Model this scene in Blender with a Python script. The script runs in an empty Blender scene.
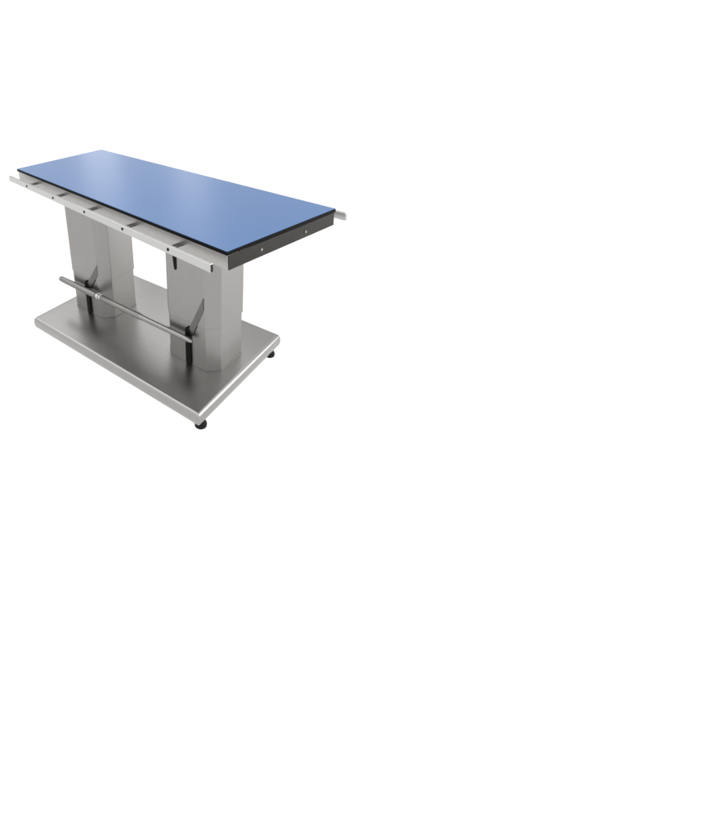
import bpy, bmesh, math, random
from mathutils import Matrix, Vector

random.seed(4)
S = bpy.context.scene
C = S.collection

# ---------------------------------------------------------------- camera
FLOOR_DROP = 0.738                      # tabletop centre stands this far above the floor
cam_d = bpy.data.cameras.new('camera')
cam = bpy.data.objects.new('camera', cam_d)
C.objects.link(cam)
cam_d.sensor_fit = 'HORIZONTAL'
cam_d.sensor_width = 36.0
cam_d.lens = 36.0 * 507.037 / 720.0
cam_d.shift_x = (360.0 - 167.313) / 720.0
cam_d.shift_y = -(418.5 - 218.079) / 720.0
cam_d.clip_start = 0.05
cam_d.clip_end = 500.0
az, el, ro = 2.4965798, 0.3844586, -0.0445841
fw = Vector((math.cos(el) * math.cos(az), math.cos(el) * math.sin(az), -math.sin(el)))
rt = fw.cross(Vector((0, 0, 1))).normalized()
up = rt.cross(fw)
r2 = rt * math.cos(ro) + up * math.sin(ro)
u2 = -rt * math.sin(ro) + up * math.cos(ro)
m3 = Matrix((r2, u2, -fw)).transposed()
cam.matrix_world = Matrix.Translation((1.543706, -1.051515, 0.608787 + FLOOR_DROP)) @ m3.to_4x4()
S.camera = cam

# ---------------------------------------------------------------- world and lamps
w = bpy.data.worlds.new('World')
S.world = w
w.use_nodes = True
bg = w.node_tree.nodes['Background']
bg.inputs['Color'].default_value = (1.0, 0.995, 0.985, 1)
bg.inputs['Strength'].default_value = 1.12

# white surroundings, even up to the horizon; invented gradient above shapes the steel's reflections
_n, _l = w.node_tree.nodes, w.node_tree.links
_tc = _n.new('ShaderNodeTexCoord')
_dot = _n.new('ShaderNodeVectorMath')
_dot.operation = 'DOT_PRODUCT'
_dot.inputs[1].default_value = (0.85, -0.52, 0.0)
_side = _n.new('ShaderNodeMapRange')
_side.inputs['From Min'].default_value = -1.0
_side.inputs['From Max'].default_value = 1.0
_side.inputs['To Min'].default_value = 0.62
_side.inputs['To Max'].default_value = 1.6
_xyz = _n.new('ShaderNodeSeparateXYZ')
_up = _n.new('ShaderNodeMapRange')
_up.inputs['From Min'].default_value = 0.06
_up.inputs['From Max'].default_value = 0.30
_up.interpolation_type = 'SMOOTHSTEP'
_mixs = _n.new('ShaderNodeMix')
_mixs.inputs['A'].default_value = 1.12
_l.new(_tc.outputs['Generated'], _dot.inputs[0])
_l.new(_tc.outputs['Generated'], _xyz.inputs['Vector'])
_l.new(_dot.outputs['Value'], _side.inputs['Value'])
_l.new(_xyz.outputs['Z'], _up.inputs['Value'])
_l.new(_up.outputs['Result'], _mixs.inputs['Factor'])
_l.new(_side.outputs['Result'], _mixs.inputs['B'])
_l.new(_mixs.outputs['Result'], bg.inputs['Strength'])


def area(name, loc, target, size, size_y, power, col=(1, 1, 1)):
    d = bpy.data.lights.new(name, 'AREA')
    d.shape = 'RECTANGLE'
    d.size, d.size_y, d.energy, d.color = size, size_y, power, col
    o = bpy.data.objects.new(name, d)
    C.objects.link(o)
    o.location = loc
    o.rotation_euler = (Vector(target) - Vector(loc)).to_track_quat('-Z', 'Y').to_euler()
    return o


area('fill_light', (-1.0, -0.2, 3.8), (-0.1, 0, 0), 7.5, 7.5, 170)  # unseen overhead area light, added to brighten the tabletop
area('fill_light', (-3.6, -2.2, 2.2), (-0.2, 0, 0.4), 2.0, 1.6, 6)
area('fill_light', (3.4, 2.8, 0.9), (0.4, 0.1, 0.4), 4.0, 2.4, 150)  # unseen light added low at the right to lighten the columns' end faces
# two narrow strip lamps beyond the far end, which leave pale streaks on the laminate
area('strip_lamp', (-4.70, 2.45, 1.66), (-0.4, 0.06, 0.72), 0.50, 1.6, 2.6)
area('strip_lamp', (-3.45, 3.05, 2.10), (0.3, 0.0, 0.74), 0.46, 1.6, 2.4)

S.view_settings.view_transform = 'Standard'
S.view_settings.look = 'None'
S.view_settings.gamma = 1.0
S.view_settings.exposure = 0.0
S.cycles.max_bounces = 8


# ---------------------------------------------------------------- materials
def new_mat(name):
    m = bpy.data.materials.new(name)
    m.use_nodes = True
    nt = m.node_tree
    return m, nt, nt.nodes['Principled BSDF']


def steel(name, col, rough, grain=(400, 400, 6), amt=0.10, metallic=1.0, smudge=0.10, bump=0.02):
    m, nt, p = new_mat(name)
    N, Lk = nt.nodes, nt.links
    tc = N.new('ShaderNodeTexCoord')
    mp = N.new('ShaderNodeMapping')
    mp.inputs['Scale'].default_value = grain
    n1 = N.new('ShaderNodeTexNoise')
    n1.inputs['Scale'].default_value = 1.0
    n1.inputs['Detail'].default_value = 3.0
    n2 = N.new('ShaderNodeTexNoise')
    n2.inputs['Scale'].default_value = 5.0
    n2.inputs['Detail'].default_value = 4.0
    Lk.new(tc.outputs['Object'], mp.inputs['Vector'])
    Lk.new(mp.outputs['Vector'], n1.inputs['Vector'])
    Lk.new(tc.outputs['Object'], n2.inputs['Vector'])
    r1 = N.new('ShaderNodeMapRange')
    r1.inputs['From Min'].default_value = 0.3
    r1.inputs['From Max'].default_value = 0.7
    r1.inputs['To Min'].default_value = 1.0 - amt
    r1.inputs['To Max'].default_value = 1.0 + amt
    Lk.new(n1.outputs['Fac'], r1.inputs['Value'])
    mx = N.new('ShaderNodeMix')
    mx.data_type = 'RGBA'
    mx.blend_type = 'MULTIPLY'
    mx.inputs['Factor'].default_value = 1.0
    mx.inputs['A'].default_value = (*col, 1)
    Lk.new(r1.outputs['Result'], mx.inputs['B'])
    Lk.new(mx.outputs['Result'], p.inputs['Base Color'])
    r2 = N.new('ShaderNodeMapRange')
    r2.inputs['From Min'].default_value = 0.3
    r2.inputs['From Max'].default_value = 0.7
    r2.inputs['To Min'].default_value = rough - smudge * 0.5
    r2.inputs['To Max'].default_value = rough + smudge * 0.5
    Lk.new(n2.outputs['Fac'], r2.inputs['Value'])
    Lk.new(r2.outputs['Result'], p.inputs['Roughness'])
    b = N.new('ShaderNodeBump')
    b.inputs['Strength'].default_value = bump
    b.inputs['Distance'].default_value = 0.001
    Lk.new(n1.outputs['Fac'], b.inputs['Height'])
    Lk.new(b.outputs['Normal'], p.inputs['Normal'])
    p.inputs['Metallic'].default_value = metallic
    return m


def plain(name, col, rough, spec=0.3, vary=0.12, scale=30.0):
    m, nt, p = new_mat(name)
    N, Lk = nt.nodes, nt.links
    tc = N.new('ShaderNodeTexCoord')
    n = N.new('ShaderNodeTexNoise')
    n.inputs['Scale'].default_value = scale
    n.inputs['Detail'].default_value = 4.0
    Lk.new(tc.outputs['Object'], n.inputs['Vector'])
    r = N.new('ShaderNodeMapRange')
    r.inputs['From Min'].default_value = 0.3
    r.inputs['From Max'].default_value = 0.7
    r.inputs['To Min'].default_value = 1 - vary
    r.inputs['To Max'].default_value = 1 + vary
    Lk.new(n.outputs['Fac'], r.inputs['Value'])
    mx = N.new('ShaderNodeMix')
    mx.data_type = 'RGBA'
    mx.blend_type = 'MULTIPLY'
    mx.inputs['Factor'].default_value = 1.0
    mx.inputs['A'].default_value = (*col, 1)
    Lk.new(r.outputs['Result'], mx.inputs['B'])
    Lk.new(mx.outputs['Result'], p.inputs['Base Color'])
    p.inputs['Roughness'].default_value = rough
    p.inputs['Specular IOR Level'].default_value = spec
    return m


M_COL = steel('column_steel', (0.315, 0.306, 0.300), 0.39, (340, 340, 3), 0.03)
M_BASE = steel('base_steel', (0.345, 0.340, 0.333), 0.30, (2, 130, 130), 0.035, 1.0, 0.02, 0.0)
M_FRAME = steel('frame_steel', (0.42, 0.41, 0.40), 0.36, (5, 300, 300), 0.05)
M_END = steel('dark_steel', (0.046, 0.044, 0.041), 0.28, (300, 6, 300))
M_RAIL = steel('rail_steel', (0.53, 0.53, 0.526), 0.34, (4, 200, 200), 0.02, 1.0, 0.02, 0.0)
M_TUBE = steel('tube_steel', (0.24, 0.235, 0.228), 0.42, (6, 300, 300))
M_INNER = steel('inner_tube_steel', (0.30, 0.295, 0.287), 0.26, (6, 300, 300), 0.05, 1.0, 0.02)
M_BRIGHT = steel('polished_steel', (0.55, 0.54, 0.53), 0.28, (6, 300, 300), 0.06)
M_GREY = steel('grey_steel', (0.16, 0.155, 0.15), 0.38, (300, 300, 10))
M_BLACK = plain('black_enamel', (0.006, 0.006, 0.006), 0.45, 0.08)
M_RUBBER = plain('black_rubber', (0.010, 0.010, 0.010), 0.7, 0.10)
M_EDGE = plain('black_edge', (0.004, 0.004, 0.004), 0.5, 0.05)
M_BLUE = plain('blue_laminate', (0.074, 0.146, 0.305), 0.29, 0.25, 0.02, 6.0)
# made-up translucent floor: world light from below keeps it white and shadowless
M_FLOOR, _nt, _p = new_mat('backlit_white')
_tr = _nt.nodes.new('ShaderNodeBsdfTranslucent')
_df = _nt.nodes.new('ShaderNodeBsdfDiffuse')
_ns = _nt.nodes.new('ShaderNodeTexNoise')
_ns.inputs['Scale'].default_value = 3.0
_rp = _nt.nodes.new('ShaderNodeMapRange')
_rp.inputs['To Min'].default_value = 0.04
_rp.inputs['To Max'].default_value = 0.08
_mx = _nt.nodes.new('ShaderNodeMixShader')
_tr.inputs['Color'].default_value = (0.98, 0.98, 0.98, 1)
_df.inputs['Color'].default_value = (0.95, 0.95, 0.95, 1)
_nt.links.new(_ns.outputs['Fac'], _rp.inputs['Value'])
_nt.links.new(_rp.outputs['Result'], _mx.inputs['Fac'])
_nt.links.new(_tr.outputs['BSDF'], _mx.inputs[1])
_nt.links.new(_df.outputs['BSDF'], _mx.inputs[2])
_nt.links.new(_mx.outputs['Shader'], _nt.nodes['Material Output'].inputs['Surface'])
_nt.nodes.remove(_p)


# ---------------------------------------------------------------- helpers
def finish(name, bm, mat, parent=None, mw=None, smooth=False):
    """Link bm as one mesh object; vertices are in the parent's space after mw."""
    bmesh.ops.recalc_face_normals(bm, faces=bm.faces)
    if mw is not None:
        bm.transform(mw)
    me = bpy.data.meshes.new(name)
    bm.to_mesh(me)
    bm.free()
    mats = mat if isinstance(mat, (list, tuple)) else [mat]
    for x in mats:
        me.materials.append(x)
    if smooth:
        for p in me.polygons:
            p.use_smooth = True
        me.set_sharp_from_angle(angle=math.radians(38))
    o = bpy.data.objects.new(name, me)
    C.objects.link(o)
    if parent is not None:
        o.parent = parent
    return o


def bevel_all(bm, w, seg=2, edges=None):
    bmesh.ops.bevel(bm, geom=list(edges or bm.edges), offset=w, segments=seg, profile=0.5,
                    affect='EDGES', clamp_overlap=True)


def box(x0, x1, y0, y1, z0, z1, bev=0.0, seg=2):
    bm = bmesh.new()
    bmesh.ops.create_cube(bm, size=1.0)
    for v in bm.verts:
        v.co = Vector(((x0 if v.co.x < 0 else x1), (y0 if v.co.y < 0 else y1), (z0 if v.co.z < 0 else z1)))
    if bev:
        bevel_all(bm, bev, seg)
    return bm


def prism(poly, z0, z1, bev=0.0, seg=2):
    bm = bmesh.new()
    lo = [bm.verts.new((x, y, z0)) for x, y in poly]
    hi = [bm.verts.new((x, y, z1)) for x, y in poly]
    bm.faces.new(lo[::-1])
    bm.faces.new(hi)
    n = len(poly)
    for i in range(n):
        bm.faces.new((lo[i], lo[(i + 1) % n], hi[(i + 1) % n], hi[i]))
    if bev:
        bevel_all(bm, bev, seg)
    return bm


def tube(bm, pts, radii, n=20, squash=1.0):
    """Swept round bar along pts; radii per point; capped."""
    rings = []
    P = [Vector(p) for p in pts]
    for i, p in enumerate(P):
        a = P[max(i - 1, 0)]
        b = P[min(i + 1, len(P) - 1)]
        t = (b - a).normalized()
        s = t.cross(Vector((0, 0, 1)))
        if s.length < 1e-4:
            s = t.cross(Vector((0, 1, 0)))
        s.normalize()
        q = s.cross(t).normalized()
        rings.append([bm.verts.new(p + (s * math.cos(2 * math.pi * k / n) * squash +
                                        q * math.sin(2 * math.pi * k / n)) * radii[i]) for k in range(n)])
    for i in range(len(rings) - 1):
        for k in range(n):
            bm.faces.new((rings[i][k], rings[i][(k + 1) % n], rings[i + 1][(k + 1) % n], rings[i + 1][k]))
    bm.faces.new(rings[0][::-1])
    bm.faces.new(rings[-1])
    return bm


def lathe(bm, prof, centre, n=28):
    """Revolve (radius, z) pairs about the vertical through centre."""
    cx, cy, cz = centre
    rings = [[bm.verts.new((cx + r * math.cos(2 * math.pi * k / n), cy + r * math.sin(2 * math.pi * k / n), cz + z))
              for k in range(n)] for r, z in prof]
    for i in range(len(rings) - 1):
        for k in range(n):
            bm.faces.new((rings[i][k], rings[i][(k + 1) % n], rings[i + 1][(k + 1) % n], rings[i + 1][k]))
    bm.faces.new(rings[0][::-1])
    bm.faces.new(rings[-1])
    return bm


# ---------------------------------------------------------------- setting
bm = bmesh.new()
bmesh.ops.create_circle(bm, cap_ends=True, cap_tris=False, segments=96, radius=120.0)
fl = finish('floor', bm, M_FLOOR)
fl['kind'] = 'structure'

# ---------------------------------------------------------------- the table
TW = 0.185275
root = bpy.data.objects.new('operating_table', None)
C.objects.link(root)
root.empty_display_size = 0.2
root.location = (0.001746, 0.002936, 0.0)
root.rotation_euler = (0, 0, TW)
root['label'] = 'stainless steel veterinary operating table with blue top, two square columns and wide base plate'
root['category'] = 'operating table'
bpy.context.view_layer.update()
INV = (Matrix.Translation(root.location) @ Matrix.Rotation(TW, 4, 'Z')).inverted()

# tilted, swivelled top: coordinates of the top (z=0 is its upper surface) into the root's space
PIT, TIL = 0.048279, -0.005762
cp, sp, c2, s2 = math.cos(PIT), math.sin(PIT), math.cos(TIL), math.sin(TIL)
TOPM = INV @ Matrix.Translation((0, 0, FLOOR_DROP)) @ Matrix((
    (cp, -sp * s2, -sp * c2, 0), (0, c2, -s2, 0), (sp, cp * s2, cp * c2, 0), (0, 0, 0, 1)))

ZB = FLOOR_DROP - 0.65303               # upper face of the base plate
THK = 0.054

# base plate: folded sheet with a rounded rim
corners = [(-0.4690, -0.2690), (0.4655, -0.2720), (0.4480, 0.2765), (-0.4700, 0.2790)]


def grow(poly, d):
    cx = sum(p[0] for p in poly) / 4
    cy = sum(p[1] for p in poly) / 4
    return [(x + (d if x > cx else -d), y + (d if y > cy else -d)) for x, y in poly]


bm = bmesh.new()
prof = []
for k in range(15):                      # half-round rim
    a = math.pi * k / 14
    prof.append((0.0135 * math.sin(a) ** 0.7, ZB - THK / 2 + THK / 2 * math.copysign(abs(math.cos(a)) ** 0.8, math.cos(a))))
rings = [[bm.verts.new((x, y, z)) for x, y in grow(corners, d)] for d, z in prof]
bm.faces.new(rings[0])
bm.faces.new(rings[-1][::-1])
for i in range(len(rings) - 1):
    for k in range(4):
        bm.faces.new((rings[i][k], rings[i + 1][k], rings[i + 1][(k + 1) % 4], rings[i][(k + 1) % 4]))
# soften the four upright corners
ed = [e for e in bm.edges if abs(e.verts[0].co.z - e.verts[1].co.z) > 1e-5]
bmesh.ops.bevel(bm, geom=ed, offset=0.005, segments=3, profile=0.5, affect='EDGES', clamp_overlap=True)
base = finish('base_plate', bm, M_BASE, root, smooth=True)

foot0 = None
for fx, fy in ((0.457, -0.249), (0.440, 0.238), (-0.385, -0.190), (-0.385, 0.200)):
    if foot0 is None:
        bm = bmesh.new()
        hgt = ZB - THK
        lathe(bm, [(0.009, 0.0), (0.018, 0.0006), (0.0215, 0.004), (0.0222, 0.012), (0.0200, 0.019), (0.0150, 0.024),
                   (0.0150, hgt + 0.001)], (0, 0, 0))
        foot0 = finish('foot', bm, M_RUBBER, base, smooth=True)
        o = foot0
    else:
        o = foot0.copy()
        C.objects.link(o)
        o.parent = base
    o.location = (fx, fy, 0)

# columns -------------------------------------------------------------------
HX, HY, CH = 0.10688, 0.09027, 0.04145


def col_poly(g):
    l, r = -HX - CH, HX
    k = g * 0.4142
    b = 0.006
    return [(l + CH - k, -HY - g), (r - CH + k, -HY - g), (r + g, -HY + CH - k), (r + g, HY + g - b), (r + g - b, HY + g),
            (l - g + b, HY + g), (l - g, HY + g - b), (l - g, -HY + CH - k)]


Z_SLEEVE = FLOOR_DROP - 0.463
col0 = None
for cx, top in ((0.29396, 0.683), (-0.29396, 0.657)):
    bm = prism(col_poly(0.0), ZB + 0.0005, Z_SLEEVE + 0.05)
    bevel_all(bm, 0.0012, 2, [e for e in bm.edges if abs(e.verts[0].co.z - e.verts[1].co.z) > 0.01])
    c = finish('column', bm, M_COL, root)
    c.location = (cx, 0, 0)
    bm = prism(col_poly(0.0032), Z_SLEEVE, top)
    bevel_all(bm, 0.0014, 2)
    finish('column_sleeve', bm, M_COL, c)
    bm = prism(col_poly(0.0022), ZB + 0.0002, ZB + 0.0024, 0.0006, 1)
    finish('base_flange', bm, M_TUBE, c)
    # slanted grey strip against the front face
    s = -1 if cx < 0 else 1
    x0, z0 = (-0.004, 0.205) if cx < 0 else (-0.012, 0.222)

# top -------------------------------------------------------------------
quad = [(-0.688, -0.2325), (0.700, -0.2297), (0.7035, 0.2285), (-0.722, 0.2430)]
bm = prism(grow(quad, -0.0016), -0.008, 0.0, 0.0008, 1)
top = finish('tabletop', bm, M_BLUE, root, TOPM)
bm = prism(quad, -0.0122, -0.0012, 0.0012, 2)
finish('edge_band', bm, M_EDGE, top)
bpy.data.objects['edge_band'].data.transform(TOPM)

fq = [(-0.684, -0.2290), (0.6985, -0.2275), (0.7005, 0.2255), (-0.714, 0.2380)]
bm = prism(fq, -0.0548, -0.0121, 0.0016, 2)
frame = finish('frame', bm, M_FRAME, root, TOPM)
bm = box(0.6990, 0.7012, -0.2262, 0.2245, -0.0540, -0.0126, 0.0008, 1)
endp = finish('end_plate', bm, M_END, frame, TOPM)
for y, z in ((-0.103, -0.033), (0.0854, -0.0357)):
    bm = bmesh.new()
    tube(bm, [(0.7008, y, z), (0.7030, y, z), (0.7046, y, z)], [0.0046, 0.0046, 0.0028], 16)
    finish('screw', bm, M_TUBE, endp, TOPM, True)

# side rails ------------------------------------------------------------------
RZ1, RZ0 = -0.0248, -0.0487


def rail(side):
    yo = 0.2764 if side > 0 else -0.2764
    yi = yo - side * 0.0105
    xa, xb = (-0.6855, 0.6855) if side < 0 else (-0.685, 0.7125)
    bm = box(xa, xb, min(yo, yi), max(yo, yi), RZ0, RZ1, 0.0012, 2)
    r = finish('side_rail', bm, M_RAIL, root, TOPM)
    bm = box(xb - 0.002, xb + 0.0016, min(yo, yi) + 0.0014, max(yo, yi) - 0.0014, RZ0 + 0.0014, RZ1 - 0.0014, 0.0006, 1)
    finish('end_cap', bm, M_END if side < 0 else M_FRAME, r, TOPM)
    for x in (-0.484, -0.228, 0.024, 0.272, 0.509):
        zc = (RZ0 + RZ1) / 2
        bm = bmesh.new()
        yf = side * 0.2300
        for dx in (-0.0065, 0.0065):
            tube(bm, [(x + dx, yf - side * 0.004, zc + 0.003), (x + dx, yi + side * 0.001, zc + 0.003)], [0.0038, 0.0038], 14)
        sp_ = finish('spacer', bm, M_GREY, r, TOPM, True)
        bm = bmesh.new()
        tube(bm, [(x, yo - side * 0.001, zc + 0.001), (x, yo + side * 0.0012, zc + 0.001), (x, yo + side * 0.0022, zc + 0.001)],
             [0.0048, 0.0048, 0.0030], 16)
        finish('bolt', bm, M_BLACK, r, TOPM, True)
    return r


rail(-1)
rail(1)

# clamp handle hanging below the frame beside the right column
bm = bmesh.new()
tube(bm, [(0.4655, -0.222, -0.052), (0.4655, -0.222, -0.090), (0.4662, -0.222, -0.126), (0.4664, -0.222, -0.131)],
     [0.0052, 0.0066, 0.0050, 0.0030], 14)
finish('clamp_handle', bm, M_BLACK, root, TOPM, True)

# pedal bar and its levers ---------------------------------------------------------
BY = -0.114
zbar = FLOOR_DROP - 0.5215
bm = bmesh.new()
tube(bm, [(-0.4775, BY, zbar + 0.001), (-0.4745, BY, zbar + 0.0005), (-0.468, BY, zbar), (-0.440, BY, zbar), (-0.226, BY, zbar), (-0.223, BY, zbar)],
     [0.005, 0.0095, 0.0122, 0.0130, 0.0150, 0.0130], 24)
bar = finish('pedal_bar', bm, M_TUBE, root, smooth=True)
bm = bmesh.new()
tube(bm, [(-0.226, BY, zbar), (-0.180, BY, zbar)], [0.0085, 0.0085], 18)
for x, rr in ((-0.217, 0.0125), (-0.206, 0.0155), (-0.194, 0.0140)):
    tube(bm, [(x - 0.0045, BY, zbar), (x - 0.002, BY, zbar), (x + 0.002, BY, zbar), (x + 0.0045, BY, zbar)],
         [rr - 0.003, rr, rr, rr - 0.003], 20)
finish('bar_joint', bm, M_BRIGHT, bar, smooth=True)
bm = bmesh.new()
tube(bm, [(-0.190, BY, zbar), (-0.186, BY, zbar), (0.046, BY, zbar), (0.049, BY, zbar)], [0.0115, 0.0138, 0.0138, 0.0125], 24)
finish('sleeve_tube', bm, M_TUBE, bar, smooth=True)
bm = bmesh.new()
tube(bm, [(0.044, BY, zbar), (0.056, BY, zbar), (0.057, BY, zbar), (0.275, BY, zbar), (0.295, BY, zbar - 0.001), (0.309, BY, zbar - 0.004),
          (0.314, BY, zbar - 0.006)], [0.0128, 0.0128, 0.0115, 0.0115, 0.0108, 0.007, 0.003], 24)
finish('inner_tube', bm, M_INNER, bar, smooth=True)

for lx, lt in ((-0.305, 0.254), (0.280, 0.254)):
    # upright black lever rising from the foot of the column
    bm = bmesh.new()
    prof = [(-0.0118, ZB + 0.002), (0.0118, ZB + 0.002), (0.0118, lt - 0.012), (0.008, lt - 0.004), (0.0, lt), (-0.008, lt - 0.004), (-0.0118, lt - 0.012)]
    a = [bm.verts.new((lx + x, -0.0985, z)) for x, z in prof]
    b = [bm.verts.new((lx + x, -0.0925, z)) for x, z in prof]
    bm.faces.new(a)
    bm.faces.new(b[::-1])
    for i in range(len(a)):
        j = (i + 1) % len(a)
        bm.faces.new((a[i], b[i], b[j], a[j]))
    bevel_all(bm, 0.001, 1)
    lev = finish('pedal_lever', bm, M_BLACK, root)
    # slanted flat grey strip from the lever's head up to the column's corner
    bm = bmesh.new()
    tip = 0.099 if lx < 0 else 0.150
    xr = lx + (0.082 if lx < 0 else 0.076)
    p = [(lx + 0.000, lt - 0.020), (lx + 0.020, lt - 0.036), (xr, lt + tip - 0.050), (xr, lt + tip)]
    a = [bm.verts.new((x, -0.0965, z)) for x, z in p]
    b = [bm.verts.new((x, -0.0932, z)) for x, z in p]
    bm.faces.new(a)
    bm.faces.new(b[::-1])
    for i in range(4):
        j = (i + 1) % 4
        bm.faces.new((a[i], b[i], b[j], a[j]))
    finish('slanted_strip', bm, M_GREY, lev)
    # collar that carries the bar
    bm = bmesh.new()
    tube(bm, [(lx, -0.098, zbar), (lx, BY + 0.004, zbar)], [0.007, 0.007], 16)
    finish('bar_clip', bm, M_BLACK, lev, smooth=True)
